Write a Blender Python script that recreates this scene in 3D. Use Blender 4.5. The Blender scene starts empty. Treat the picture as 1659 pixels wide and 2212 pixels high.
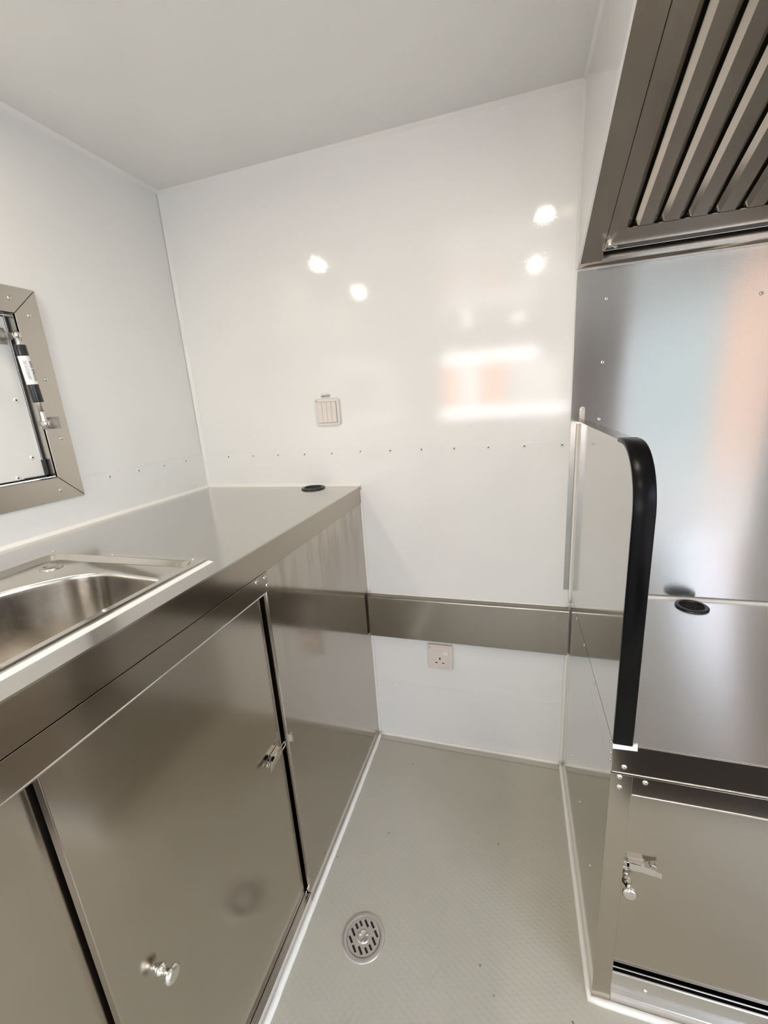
import bpy, bmesh, math, random
from mathutils import Vector, Matrix, Euler

random.seed(4)
SC = bpy.context.scene
COL = SC.collection

# ------------------------------------------------------------------ camera
CAM_LOC = (1.06485, -1.26139, 1.21865)
RW = ((0.95582318, 0.28644543, -0.06596258),
      (0.01142254, -0.26043288, -0.96542438),
      (-0.29372022, 0.92202155, -0.25219972))
cam_d = bpy.data.cameras.new('camera')
cam = bpy.data.objects.new('camera', cam_d)
COL.objects.link(cam)
cam_d.sensor_fit = 'VERTICAL'
cam_d.sensor_height = 36.0
cam_d.sensor_width = 27.0
cam_d.lens = 36.0 * 908.578 / 2212.0
cam_d.clip_start = 0.01
cam_d.clip_end = 500
_m = Matrix((RW[0], tuple(-v for v in RW[1]), tuple(-v for v in RW[2]))).transposed()
cam.matrix_world = Matrix.Translation(CAM_LOC) @ _m.to_4x4()
SC.camera = cam

# ------------------------------------------------------------------ world and exposure
world = bpy.data.worlds.new('daylight')
SC.world = world
world.use_nodes = True
wn = world.node_tree
for n in list(wn.nodes):
    wn.nodes.remove(n)
wo = wn.nodes.new('ShaderNodeOutputWorld')
bg = wn.nodes.new('ShaderNodeBackground')
sky = wn.nodes.new('ShaderNodeTexSky')
sky.sky_type = 'NISHITA'
sky.sun_disc = False
sky.sun_elevation = math.radians(52)
sky.sun_rotation = math.radians(-25)
sky.air_density = 1.0
sky.dust_density = 2.5
sky.ozone_density = 1.0
hz = wn.nodes.new('ShaderNodeHueSaturation')      # thin bright haze
hz.inputs['Saturation'].default_value = 0.50
wn.links.new(sky.outputs[0], hz.inputs['Color'])
wn.links.new(hz.outputs[0], bg.inputs[0])
bg.inputs[1].default_value = 1.85
wn.links.new(bg.outputs[0], wo.inputs[0])

sun_d = bpy.data.lights.new('sun', 'SUN')
sun_d.energy = 6.0
sun_d.angle = math.radians(2)
sun_d.color = (1.0, 0.93, 0.82)
sun = bpy.data.objects.new('sun', sun_d)
COL.objects.link(sun)
# the sun stands behind the end wall, shining towards the yard outside the far openings
sun.rotation_euler = Vector((0.35, -0.75, -1.05)).to_track_quat('-Z', 'Y').to_euler()

LAMP_POWER = 330.0
vs = SC.view_settings
vs.view_transform = 'Standard'
vs.look = 'None'
vs.gamma = 1.0
vs.use_curve_mapping = False
vs.exposure = 0.15

# ------------------------------------------------------------------ dimensions
W, D, H = 2.20, 3.6, 1.893          # trailer width (x), length (y), height
ZC, XC = 0.962, 0.590               # left worktop
XP = 1.231                          # partition face
ZR, YR = 0.634, -0.595              # right worktop
XH, ZH = 1.211, 1.506               # hood
TH = math.radians(24)

# ------------------------------------------------------------------ helpers
WLOC = {}

def BM():
    return bmesh.new()

def box(bm, x0, x1, y0, y1, z0, z1, mi=0):
    vv = [bm.verts.new((x, y, z)) for x in (x0, x1) for y in (y0, y1) for z in (z0, z1)]
    idx = ((0, 1, 3, 2), (4, 6, 7, 5), (0, 4, 5, 1), (2, 3, 7, 6), (0, 2, 6, 4), (1, 5, 7, 3))
    fs = [bm.faces.new([vv[i] for i in f]) for f in idx]
    for f in fs:
        f.material_index = mi
    return vv

def prism(bm, pts, off, mi=0):
    """pts: list of 3D points in a planar loop, extruded by the vector off"""
    off = Vector(off)
    a = [bm.verts.new(p) for p in pts]
    b = [bm.verts.new(Vector(p) + off) for p in pts]
    n = len(a)
    f = [bm.faces.new(a[::-1]), bm.faces.new(b)]
    for i in range(n):
        f.append(bm.faces.new((a[i], a[(i + 1) % n], b[(i + 1) % n], b[i])))
    for q in f:
        q.material_index = mi
    return f

def frame_axes(axis):
    axis = Vector(axis).normalized()
    up = Vector((0, 0, 1)) if abs(axis.z) < 0.9 else Vector((1, 0, 0))
    u = axis.cross(up).normalized()
    v = axis.cross(u).normalized()
    return axis, u, v

def lathe(bm, origin, axis, prof, seg=24, mis=None):
    """prof: list of (distance along the axis, radius)"""
    origin = Vector(origin)
    a, u, v = frame_axes(axis)
    rings = []
    for (t, r) in prof:
        if r <= 1e-6:
            rings.append([bm.verts.new(origin + a * t)])
        else:
            rings.append([bm.verts.new(origin + a * t + (u * math.cos(k) + v * math.sin(k)) * r)
                          for k in [2 * math.pi * i / seg for i in range(seg)]])
    for i in range(len(rings) - 1):
        r0, r1 = rings[i], rings[i + 1]
        for k in range(seg):
            k2 = (k + 1) % seg
            if len(r0) == 1 and len(r1) == 1:
                continue
            if len(r0) == 1:
                f = bm.faces.new((r0[0], r1[k2], r1[k]))
            elif len(r1) == 1:
                f = bm.faces.new((r0[k], r0[k2], r1[0]))
            else:
                f = bm.faces.new((r0[k], r0[k2], r1[k2], r1[k]))
            f.smooth = True
            if mis:
                f.material_index = mis[i]

def tube(bm, pts, r, seg=10, closed=False):
    pts = [Vector(p) for p in pts]
    n = len(pts)
    rings = []
    for i, p in enumerate(pts):
        if closed:
            d = pts[(i + 1) % n] - pts[i - 1]
        else:
            d = pts[min(i + 1, n - 1)] - pts[max(i - 1, 0)]
        a, u, v = frame_axes(d)
        rings.append([bm.verts.new(p + (u * math.cos(k) + v * math.sin(k)) * r)
                      for k in [2 * math.pi * j / seg for j in range(seg)]])
    m = n if closed else n - 1
    for i in range(m):
        a, b = rings[i], rings[(i + 1) % n]
        for k in range(seg):
            f = bm.faces.new((a[k], a[(k + 1) % seg], b[(k + 1) % seg], b[k]))
            f.smooth = True
    if not closed:
        bm.faces.new(rings[0][::-1])
        bm.faces.new(rings[-1])

def bevel_all(bm, w, seg=2, angle=30):
    bmesh.ops.recalc_face_normals(bm, faces=bm.faces)
    es = [e for e in bm.edges if len(e.link_faces) == 2 and e.calc_face_angle(0) > math.radians(angle)]
    bmesh.ops.bevel(bm, geom=es, offset=w, segments=seg, profile=0.5, affect='EDGES', clamp_overlap=True)
    for f in bm.faces:
        f.smooth = False

def tag(o, label=None, cat=None, group=None, kind=None):
    if label: o['label'] = label
    if cat: o['category'] = cat
    if group: o['group'] = group
    if kind: o['kind'] = kind
    return o

def obj(name, bm, mat, parent=None, origin=None, recalc=True):
    """link the bmesh (built in world coordinates) as one mesh object"""
    if recalc:
        bmesh.ops.recalc_face_normals(bm, faces=bm.faces)
    pl = WLOC.get(parent.name, Vector((0, 0, 0))) if parent else Vector((0, 0, 0))
    if origin is None:
        if parent is not None:
            origin = pl
        else:
            co = [v.co for v in bm.verts]
            origin = Vector((sum(c.x for c in co) / len(co), sum(c.y for c in co) / len(co), min(c.z for c in co)))
    origin = Vector(origin)
    bmesh.ops.translate(bm, verts=bm.verts, vec=-origin)
    me = bpy.data.meshes.new(name)
    bm.to_mesh(me)
    bm.free()
    for m in (mat if isinstance(mat, (list, tuple)) else [mat]):
        me.materials.append(m)
    o = bpy.data.objects.new(name, me)
    COL.objects.link(o)
    o.location = origin - pl
    if parent:
        o.parent = parent
    WLOC[o.name] = origin
    return o

def thing(name, loc, label, cat, group=None):
    o = bpy.data.objects.new(name, None)
    o.empty_display_size = 0.05
    COL.objects.link(o)
    o.location = loc
    WLOC[o.name] = Vector(loc)
    return tag(o, label, cat, group)

def inst(name, me, loc, rot, parent, scale=None):
    o = bpy.data.objects.new(name, me)
    COL.objects.link(o)
    pl = WLOC.get(parent.name, Vector((0, 0, 0)))
    o.location = Vector(loc) - pl
    o.rotation_euler = rot
    if scale: o.scale = (scale,) * 3
    o.parent = parent
    WLOC[o.name] = Vector(loc)
    return o

def struct(name, bm, mat, label=None, parent=None):
    o = obj(name, bm, mat, parent)
    if parent is None:
        o['kind'] = 'structure'
    if label: o['label'] = label
    return o

# ------------------------------------------------------------------ materials
def new_mat(name):
    m = bpy.data.materials.new(name)
    m.use_nodes = True
    nt = m.node_tree
    b = nt.nodes['Principled BSDF']
    return m, nt, b

def tex_coord(nt, scale=(1, 1, 1), rot=(0, 0, 0)):
    tc = nt.nodes.new('ShaderNodeTexCoord')
    mp = nt.nodes.new('ShaderNodeMapping')
    mp.inputs['Scale'].default_value = scale
    mp.inputs['Rotation'].default_value = rot
    nt.links.new(tc.outputs['Object'], mp.inputs['Vector'])
    return mp.outputs[0]

def noise(nt, vec, scale, detail=2.0, rough=0.5):
    n = nt.nodes.new('ShaderNodeTexNoise')
    n.inputs['Scale'].default_value = scale
    n.inputs['Detail'].default_value = detail
    n.inputs['Roughness'].default_value = rough
    nt.links.new(vec, n.inputs['Vector'])
    return n.outputs[0]

def ramp(nt, val, a, b, lo, hi):
    r = nt.nodes.new('ShaderNodeMapRange')
    r.inputs['From Min'].default_value = a
    r.inputs['From Max'].default_value = b
    r.inputs['To Min'].default_value = lo
    r.inputs['To Max'].default_value = hi
    nt.links.new(val, r.inputs['Value'])
    return r.outputs[0]

def bump(nt, h, strength, dist, prev=None):
    b = nt.nodes.new('ShaderNodeBump')
    b.inputs['Strength'].default_value = strength
    b.inputs['Distance'].default_value = dist
    nt.links.new(h, b.inputs['Height'])
    if prev is not None:
        nt.links.new(prev, b.inputs['Normal'])
    return b.outputs[0]

def mixc(nt, fac, a, b):
    m = nt.nodes.new('ShaderNodeMix')
    m.data_type = 'RGBA'
    m.inputs[6].default_value = (*a, 1)
    m.inputs[7].default_value = (*b, 1)
    nt.links.new(fac, m.inputs[0])
    return m.outputs[2]

def mat_panel(name, col, rough, peel, peel_scale=330, ior=1.5, wave=0.0):
    m, nt, b = new_mat(name)
    v = tex_coord(nt)
    c = mixc(nt, ramp(nt, noise(nt, v, 2.2, 3), 0.35, 0.65, 0, 1), col, tuple(x * 0.975 for x in col))
    nt.links.new(c, b.inputs['Base Color'])
    b.inputs['Roughness'].default_value = rough
    b.inputs['IOR'].default_value = ior
    nrm = None
    if wave:
        nrm = bump(nt, noise(nt, v, 3.0, 1), 1.0, wave)
    if peel:
        nrm = bump(nt, noise(nt, v, peel_scale, 2), 1.0, peel, nrm)
    if nrm is not None:
        nt.links.new(nrm, b.inputs['Normal'])
    return m

def mat_steel(name, col, rough, grain=(1, 1, 1), grain_amt=0.12, wave=0.0, wave_scale=(3, 3, 3), stains=0.0, stain_map=(9, 9, 30), stain_lo=0.66, stain_z=None, big=1.0, aniso=0.0, tang=(0, 0, 1)):
    m, nt, b = new_mat(name)
    b.inputs['Metallic'].default_value = 1.0
    vg = tex_coord(nt, grain)
    g = noise(nt, vg, 1.0, 4, 0.7)
    v = tex_coord(nt)
    bign = noise(nt, v, 5.0, 4, 0.6)
    r = nt.nodes.new('ShaderNodeMath')
    r.operation = 'ADD'
    nt.links.new(ramp(nt, g, 0.3, 0.7, rough - grain_amt * 0.5, rough + grain_amt * 0.5), r.inputs[0])
    nt.links.new(ramp(nt, bign, 0.35, 0.65, -0.006 * big, 0.008 * big), r.inputs[1])
    nt.links.new(r.outputs[0], b.inputs['Roughness'])
    base = mixc(nt, ramp(nt, g, 0.3, 0.7, 0, 1), col, tuple(x * 0.985 for x in col))
    if stains:
        vs_ = tex_coord(nt, stain_map)
        s = noise(nt, vs_, 1.0, 5, 0.65)
        k = ramp(nt, s, stain_lo, stain_lo + 0.09, 0.0, stains)
        if stain_z:
            sx = nt.nodes.new('ShaderNodeSeparateXYZ')
            nt.links.new(v, sx.inputs[0])
            mu_ = nt.nodes.new('ShaderNodeMath')
            mu_.operation = 'MULTIPLY'
            nt.links.new(ramp(nt, sx.outputs[2], stain_z[0], stain_z[1], 0.0, 1.0), mu_.inputs[0])
            nt.links.new(k, mu_.inputs[1])
            k = mu_.outputs[0]
        mm = nt.nodes.new('ShaderNodeMix')
        mm.data_type = 'RGBA'
        nt.links.new(k, mm.inputs[0])
        nt.links.new(base, mm.inputs[6])
        mm.inputs[7].default_value = (0.32, 0.25, 0.19, 1)
        base = mm.outputs[2]
    nt.links.new(base, b.inputs['Base Color'])
    nrm = None
    if wave:
        vw = tex_coord(nt, wave_scale)
        nrm = bump(nt, noise(nt, vw, 1.0, 0.0), 1.0, wave)
    if nrm is not None:
        nt.links.new(nrm, b.inputs['Normal'])
    if aniso:
        b.inputs['Anisotropic'].default_value = aniso
        t = nt.nodes.new('ShaderNodeCombineXYZ')
        for i_, v_ in enumerate(tang):
            t.inputs[i_].default_value = v_
        nt.links.new(t.outputs[0], b.inputs['Tangent'])
    return m

def mat_plain(name, col, rough=0.5, metal=0.0, spec=0.5):
    m, nt, b = new_mat(name)
    v = tex_coord(nt)
    c = mixc(nt, noise(nt, v, 60, 2), col, tuple(x * 0.94 for x in col))
    nt.links.new(c, b.inputs['Base Color'])
    b.inputs['Roughness'].default_value = rough
    b.inputs['Metallic'].default_value = metal
    b.inputs['Specular IOR Level'].default_value = spec
    return m

def mat_emit(name, col, strength):
    m, nt, b = new_mat(name)
    b.inputs['Base Color'].default_value = (0.8, 0.8, 0.8, 1)
    b.inputs['Emission Color'].default_value = (*col, 1)
    b.inputs['Emission Strength'].default_value = strength
    return m

M = {}
M['wall'] = mat_panel('white_wall_panel', (0.80, 0.792, 0.772), 0.05, 0.00007, 330, 1.5)
M['ceiling'] = mat_panel('white_ceiling_panel', (0.80, 0.795, 0.775), 0.12, 0.00003, 200, 1.5)
M['hood_white'] = mat_panel('white_gloss_panel', (0.80, 0.795, 0.78), 0.06, 0.0, 300, 1.55)
M['sealant'] = mat_panel('white_silicone', (0.84, 0.81, 0.76), 0.35, 0.0006, 60)
M['film'] = mat_plain('white_film', (0.88, 0.88, 0.87), 0.35)
M['trim'] = mat_panel('white_trim', (0.80, 0.785, 0.755), 0.3, 0.0)
STEEL = (0.60, 0.565, 0.515)
M['steel_front'] = mat_steel('brushed_steel_fronts', (0.53, 0.475, 0.41), 0.16, (900, 6, 900), 0.03, 0.0008, (2.0, 2.0, 1.2))
M['steel_lip'] = mat_steel('brushed_steel_lips', (0.43, 0.38, 0.325), 0.14, (900, 6, 900), 0.02, 0.0005, (2.0, 2.0, 1.2))  # same steel as elsewhere, its dark reflections painted into the colour
M['steel_stained'] = mat_steel('brushed_steel_stained', (0.52, 0.475, 0.425), 0.11, (6, 6, 900), 0.03, 0.0003, (2.5, 2.5, 1.0), stains=0.40, stain_map=(20, 20, 3.0), stain_lo=0.50, stain_z=(0.62, 0.86))
M['steel_top'] = mat_steel('brushed_steel_top', (0.60, 0.58, 0.545), 0.15, (900, 10, 900), 0.03, 0.0003, (3, 3, 3), stains=0.10)
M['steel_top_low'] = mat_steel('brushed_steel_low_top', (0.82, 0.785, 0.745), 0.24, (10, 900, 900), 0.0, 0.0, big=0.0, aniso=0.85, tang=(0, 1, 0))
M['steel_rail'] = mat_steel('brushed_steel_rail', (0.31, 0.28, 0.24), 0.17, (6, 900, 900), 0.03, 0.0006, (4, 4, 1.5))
M['steel_mirror'] = mat_steel('polished_steel_panel', (0.64, 0.625, 0.595), 0.09, (10, 900, 900), 0.04, 0.0002, (2, 2, 2))
M['steel_splash'] = mat_steel('wavy_steel_sheet', (0.45, 0.44, 0.425), 0.19, (8, 900, 900), 0.0, 0.009, (4.2, 1, 0.5), big=0.0, aniso=0.78, tang=(0, 0, 1))
M['steel_hood'] = mat_steel('hood_steel', (0.58, 0.53, 0.47), 0.20, (900, 5, 5), 0.05, 0.0003, (4, 2, 2))
M['steel_sink'] = mat_steel('sink_steel', (0.66, 0.62, 0.57), 0.17, (60, 60, 60), 0.05)
M['steel_frame'] = mat_steel('frame_steel', (0.60, 0.56, 0.505), 0.24, (300, 300, 20), 0.02)
M['chrome'] = mat_plain('chrome', (0.80, 0.78, 0.74), 0.09, 1.0)
M['zinc'] = mat_plain('zinc_plate', (0.46, 0.44, 0.42), 0.32, 1.0)
M['alu'] = mat_plain('aluminium_channel', (0.72, 0.70, 0.67), 0.22, 1.0)
M['black_rubber'] = mat_plain('black_rubber', (0.012, 0.012, 0.014), 0.28)
M['black_gloss'] = mat_plain('black_paint', (0.02, 0.022, 0.024), 0.22)
M['black_trim'] = mat_plain('black_edge_trim', (0.003, 0.003, 0.0035), 0.30, 0.0, 0.12)
M['dark'] = mat_plain('dark_void', (0.01, 0.01, 0.01), 0.8)
M['plastic'] = mat_plain('cream_plastic', (0.74, 0.68, 0.63), 0.28)
M['plastic_socket'] = mat_plain('ivory_plastic', (0.74, 0.66, 0.60), 0.30)
M['ink'] = mat_plain('black_ink', (0.02, 0.02, 0.02), 0.5)
M['ink_grey'] = mat_plain('grey_ink', (0.25, 0.24, 0.23), 0.5)
M['paper'] = mat_plain('label_paper', (0.60, 0.62, 0.64), 0.4)
M['drain'] = mat_plain('drain_cover', (0.62, 0.585, 0.55), 0.34, 0.75)
M['orange'] = mat_plain('orange_paint', (0.80, 0.22, 0.06), 0.6)
M['render_wall'] = mat_plain('pale_render', (0.55, 0.54, 0.52), 0.7)
M['post_orange'] = mat_plain('faded_orange_paint', (0.52, 0.22, 0.085), 0.6)
M['brown_door'] = mat_plain('dark_brown_paint', (0.085, 0.052, 0.039), 0.5)
M['hall_wall'] = mat_plain('blue_grey_sheet', (0.12, 0.15, 0.157), 0.6)
M['concrete'] = mat_plain('concrete', (0.20, 0.20, 0.195), 0.8)
M['lamp_warm'] = mat_emit('warm_lamp_lens', (1.0, 0.89, 0.71), LAMP_POWER * 1.15)
M['lamp_cool'] = mat_emit('cool_lamp_lens', (0.95, 0.98, 1.0), LAMP_POWER)
M['led'] = mat_emit('led_diffuser', (0.96, 0.98, 1.0), 16.0)  # glow of the added strips at the far wall

def mat_floor():
    m, nt, b = new_mat('grey_studded_vinyl')
    v = tex_coord(nt)
    c = mixc(nt, ramp(nt, noise(nt, v, 3.0, 4, 0.6), 0.35, 0.65, 0, 1), (0.48, 0.455, 0.385), (0.44, 0.415, 0.345))
    sp = nt.nodes.new('ShaderNodeTexVoronoi')
    sp.inputs['Scale'].default_value = 14.0
    nt.links.new(v, sp.inputs['Vector'])
    k = ramp(nt, sp.outputs['Distance'], 0.030, 0.045, 0.75, 0.0)
    mm = nt.nodes.new('ShaderNodeMix')
    mm.data_type = 'RGBA'
    nt.links.new(k, mm.inputs[0])
    nt.links.new(c, mm.inputs[6])
    mm.inputs[7].default_value = (0.10, 0.09, 0.08, 1)
    nt.links.new(mm.outputs[2], b.inputs['Base Color'])
    b.inputs['Roughness'].default_value = 0.30
    hs = []
    for rot in (math.radians(28), math.radians(118)):
        w = nt.nodes.new('ShaderNodeTexWave')
        w.wave_type = 'BANDS'
        w.bands_direction = 'X'
        w.inputs['Scale'].default_value = 26.0
        nt.links.new(tex_coord(nt, (1, 1, 1), (0, 0, rot)), w.inputs['Vector'])
        hs.append(w.outputs['Fac'])
    mu = nt.nodes.new('ShaderNodeMath')
    mu.operation = 'MULTIPLY'
    nt.links.new(hs[0], mu.inputs[0])
    nt.links.new(hs[1], mu.inputs[1])
    nrm = bump(nt, mu.outputs[0], 1.0, 0.0003)
    nt.links.new(nrm, b.inputs['Normal'])
    return m
M['floor'] = mat_floor()

# ------------------------------------------------------------------ shared small meshes
def mesh_of(name, bm, mats):
    bmesh.ops.recalc_face_normals(bm, faces=bm.faces)
    me = bpy.data.meshes.new(name)
    bm.to_mesh(me)
    bm.free()
    for m in mats:
        me.materials.append(m)
    return me

def rivet_mesh(name, mat, r=0.0046, h=0.0018):
    bm = BM()
    lathe(bm, (0, 0, 0), (0, 0, 1), [(-0.0005, r), (h * 0.35, r * 0.98), (h * 0.8, r * 0.72), (h, r * 0.34), (h * 0.35, r * 0.28), (h * 0.3, 0)], 14,
          [0, 0, 0, 1, 1])
    return mesh_of(name, bm, [mat, M['dark']])

def dome_mesh(name, mat, r=0.0046, h=0.0026):
    bm = BM()
    lathe(bm, (0, 0, 0), (0, 0, 1), [(-0.0005, r), (0.0006, r)] + [(0.0006 + (h - 0.0006) * math.sin(a), r * 0.95 * math.cos(a)) for a in (0.1, 0.5, 0.9, 1.25)] + [(h, 0)], 14)
    return mesh_of(name, bm, [mat])

RIV_W = rivet_mesh('white_rivet', M['trim'], 0.0056)
DOME_W = dome_mesh('white_dome_rivet', M['trim'], 0.0048, 0.0022)
RIV_S = rivet_mesh('steel_rivet', M['chrome'], 0.0045, 0.0022)
DOME = dome_mesh('dome_rivet', M['chrome'])
DOME_S = dome_mesh('small_dome_rivet', M['chrome'], 0.0036, 0.0022)
TOP_Z = (0, 0, 0)
FACE_MY = (math.radians(90), 0, 0)        # faces -y
FACE_PX = (0, math.radians(90), 0)        # faces +x
FACE_MX = (0, math.radians(-90), 0)       # faces -x

def text_obj(name, s, size, loc, rot, mat, parent, align='CENTER', depth=0.0002, bold=False):
    cu = bpy.data.curves.new(name, 'FONT')
    cu.body = s
    cu.size = size
    cu.align_x = align
    cu.align_y = 'CENTER'
    cu.extrude = depth
    if bold:
        cu.offset = size * 0.02
    t = bpy.data.objects.new(name + '_tmp', cu)
    COL.objects.link(t)
    dg = bpy.context.evaluated_depsgraph_get()
    me = bpy.data.meshes.new_from_object(t.evaluated_get(dg))
    bpy.data.objects.remove(t)
    me.materials.clear()
    me.materials.append(mat)
    return inst(name, me, loc, rot, parent)

# ------------------------------------------------------------------ room shell
bm = BM(); box(bm, -0.06, W + 0.06, -D - 0.06, 0.06, -0.05, 0.0)
struct('floor', bm, M['floor'], 'grey studded vinyl floor between the steel cabinets')
bm = BM(); box(bm, -0.06, W + 0.06, -D - 0.06, 0.06, H, H + 0.05)
struct('ceiling', bm, M['ceiling'], 'plain white glossy ceiling panel')

# back wall: three overlapping sheets with riveted seams, each upper sheet a little proud
bm = BM(); box(bm, -0.06, W + 0.06, 0.004, 0.06, 0, H)
wall_back = struct('wall_back', bm, M['wall'], 'white glossy sheet wall with riveted seams at the end')
SEAM1, SEAM2 = 1.083, 0.235
bm = BM(); box(bm, 0, W, 0.0, 0.004, SEAM1, H); obj('panel', bm, M['wall'], wall_back)
bm = BM(); box(bm, 0, W, -0.0016, 0.004, SEAM2, SEAM1); obj('panel', bm, M['wall'], wall_back)
bm = BM(); box(bm, 0, W, -0.0032, 0.004, 0, SEAM2); obj('panel', bm, M['wall'], wall_back)
for i in range(12):
    inst('rivet', RIV_W, (0.1056 + i * 0.0987, -0.0016, 1.0725 - (0.003 if i < 5 else 0)), FACE_MY, wall_back)
for i in range(4):
    inst('rivet', DOME_W, (0.6667 + i * 0.1417, -0.0032, 0.2235), FACE_MY, wall_back)

# left wall with the hatch opening
HY0, HY1, HZ0, HZ1 = -1.75, -0.522, 1.092, 1.465       # clear opening
bm = BM()
for (a0, a1, b0, b1) in ((-D, HY0, 0, H), (HY1, 0, 0, H), (HY0, HY1, 0, HZ0), (HY0, HY1, HZ1, H)):
    box(bm, -0.06, -0.0016, a0, a1, b0, b1)
wall_left = struct('wall_left', bm, M['wall'], 'white sheet wall beside the sink worktop')
bm = BM()
for (a0, a1, b0, b1) in ((-D, HY0, SEAM1, H), (HY1, 0, SEAM1, H), (HY0, HY1, HZ1, H)):
    box(bm, -0.0016, 0.0, a0, a1, b0, b1)
obj('panel', bm, M['wall'], wall_left)
bm = BM()
for (a0, a1, b0, b1) in ((-D, HY0, 0, SEAM1), (HY1, 0, 0, SEAM1), (HY0, HY1, 0, SEAM1)):
    box(bm, -0.0016, 0.0016, a0, a1, b0, b1)
obj('panel', bm, M['wall'], wall_left)
for y in (-0.3857, -0.2888, -0.1927, -0.095):
    inst('rivet', RIV_W, (0.0016, y, 1.0705), FACE_PX, wall_left)

# right wall with a wide doorway, far wall with the serving window
bm = BM()
DY0, DY1 = -3.45, -1.20
for (a0, a1, b0, b1) in ((-D, DY0, 0, H), (DY1, 0, 0, H), (DY0, DY1, 1.80, H)):
    box(bm, W, W + 0.06, a0, a1, b0, b1)
struct('wall_right', bm, M['wall'], 'white side wall with a wide open doorway')
WX0, WX1, WZ0, WZ1 = 0.30, 1.50, 1.12, 1.55
bm = BM()
for (a0, a1, b0, b1) in ((0, WX0, 0, H), (WX1, W, 0, H), (WX0, WX1, 0, WZ0), (WX0, WX1, WZ1, H)):
    box(bm, a0, a1, -D - 0.06, -D, b0, b1)
struct('wall_front', bm, M['wall'], 'white far wall with an open serving window')
bm = BM()
fw = 0.012
for (a0, a1, b0, b1) in ((WX0 - fw, WX0, WZ0 - fw, WZ1 + fw), (WX1, WX1 + fw, WZ0 - fw, WZ1 + fw), (WX0, WX1, WZ0 - fw, WZ0), (WX0, WX1, WZ1, WZ1 + fw)):
    box(bm, a0, a1, -D, -D + 0.006, b0, b1)
struct('window_1', bm, M['steel_frame'], 'steel frame around the open serving window in the far wall')

bm = BM()
box(bm, 1.67, 2.17, -D, -D + 0.035, 0.002, 1.80)  # unseen door, added so the splashback mirrors something dark
bevel_all(bm, 0.003, 2)
added_door_1 = struct('door_1', bm, M['brown_door'], 'dark brown door in the far wall beside the serving window')
bm = BM()
tube(bm, [(1.73, -D + 0.035, 0.95), (1.73, -D + 0.075, 0.95), (1.82, -D + 0.075, 0.95)], 0.009, 10)
obj('door_handle', bm, M['chrome'], added_door_1)

def added_glow_strip(x0, x1, z, label):  # invented light strips, added for the bright bars mirrored in the back wall
    th = thing('led_batten', ((x0 + x1) / 2, -D, z), label, 'light', 'led battens round the serving window')
    b_ = BM(); box(b_, x0, x1, -D, -D + 0.022, z - 0.040, z + 0.040); bevel_all(b_, 0.003, 2); obj('housing', b_, M['plastic'], th)
    b_ = BM(); box(b_, x0 + 0.006, x1 - 0.006, -D + 0.0222, -D + 0.030, z - 0.034, z + 0.034); bevel_all(b_, 0.003, 2); obj('diffuser', b_, M['led'], th)
GLOW_STRIPS = [(0.30, 1.30, 1.615, 'white led batten above the serving window'), (0.26, 1.60, 1.045, 'white led batten below the serving window')]

# corner trims and joints
def strip(name, bm_fn, mat, label):
    b_ = BM(); bm_fn(b_)
    return struct(name, b_, mat, label)

t = 0.009
strip('trim_1', lambda b: prism(b, [(0, 0, H), (0, -t, H), (0, 0, H - t)], (W, 0, 0)), M['trim'], 'white cove strip between back wall and ceiling')
strip('trim_2', lambda b: prism(b, [(0, 0, H), (t, 0, H), (0, 0, H - t)], (0, -D, 0)), M['trim'], 'white cove strip between left wall and ceiling')
strip('trim_3', lambda b: prism(b, [(0.0016, 0, ZC), (t, 0, ZC), (0.0016, -t, ZC)], (0, 0, H - ZC - t)), M['trim'], 'white cove strip up the corner of left and back walls')
s = 0.006
strip('trim_4', lambda b: prism(b, [(XH, 0, ZH), (XH - s, 0, ZH), (XH, -s, ZH)], (0, 0, H - ZH)), M['trim'], 'white sealant joint where hood side meets back wall')
strip('trim_5', lambda b: prism(b, [(XH, 0, H), (XH - s, 0, H), (XH, 0, H - s)], (0, -0.7, 0)), M['trim'], 'white sealant joint where hood side meets ceiling')
strip('trim_6', lambda b: prism(b, [(0.006, -0.0016, ZC), (0.006, -0.009, ZC), (0.006, -0.0016, ZC + 0.009)], (0.585, 0, 0)), M['sealant'], 'white sealant along the worktop and back wall')
strip('trim_7', lambda b: prism(b, [(0.0016, 0, ZC), (0.008, 0, ZC), (0.0016, 0, ZC + 0.008)], (0, -2.0, 0)), M['sealant'], 'white sealant along the worktop and left wall')

def bead(name, pts, r, label, mat=None):
    b_ = BM()
    out = []
    for (p, q) in zip(pts[:-1], pts[1:]):
        p, q = Vector(p), Vector(q)
        n = max(2, int((q - p).length / 0.02))
        for i in range(n):
            out.append(p.lerp(q, i / n) + Vector((random.uniform(-1, 1), random.uniform(-1, 1), 0)) * r * 0.06)
    out.append(Vector(pts[-1]))
    tube(b_, out, r, 8)
    return struct(name, b_, mat or M['sealant'], label)

bead('trim_8', [(0.592, -0.004, 0.001), (0.592, -2.0, 0.001)], 0.0075, 'white sealant bead at the foot of the sink cabinet')
bead('trim_9', [(XP - 0.004, -0.004, 0.001), (XP - 0.004, YR - 0.006, 0.001), (W, YR - 0.006, 0.001)], 0.007, 'white sealant bead at the foot of the stove side cabinet')
bead('trim_10', [(0.597, -0.0045, 0.004), (XP - 0.004, -0.0045, 0.004)], 0.006, 'white sealant bead above the floor angle on the back wall')
bead('trim_11', [(0.5885, -0.004, 0.585), (0.5885, -0.004, 0.95)], 0.005, 'white sealant between cabinet end and back wall above the rail')
bead('trim_12', [(0.5885, -0.006, 0.006), (0.5885, -0.006, 0.43)], 0.005, 'white sealant between cabinet end and back wall below the rail')
bead('trim_13', [(XP - 0.003, -0.006, 0.006), (XP - 0.003, -0.006, 0.43)], 0.006, 'white sealant between partition side and back wall below the rail')
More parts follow.
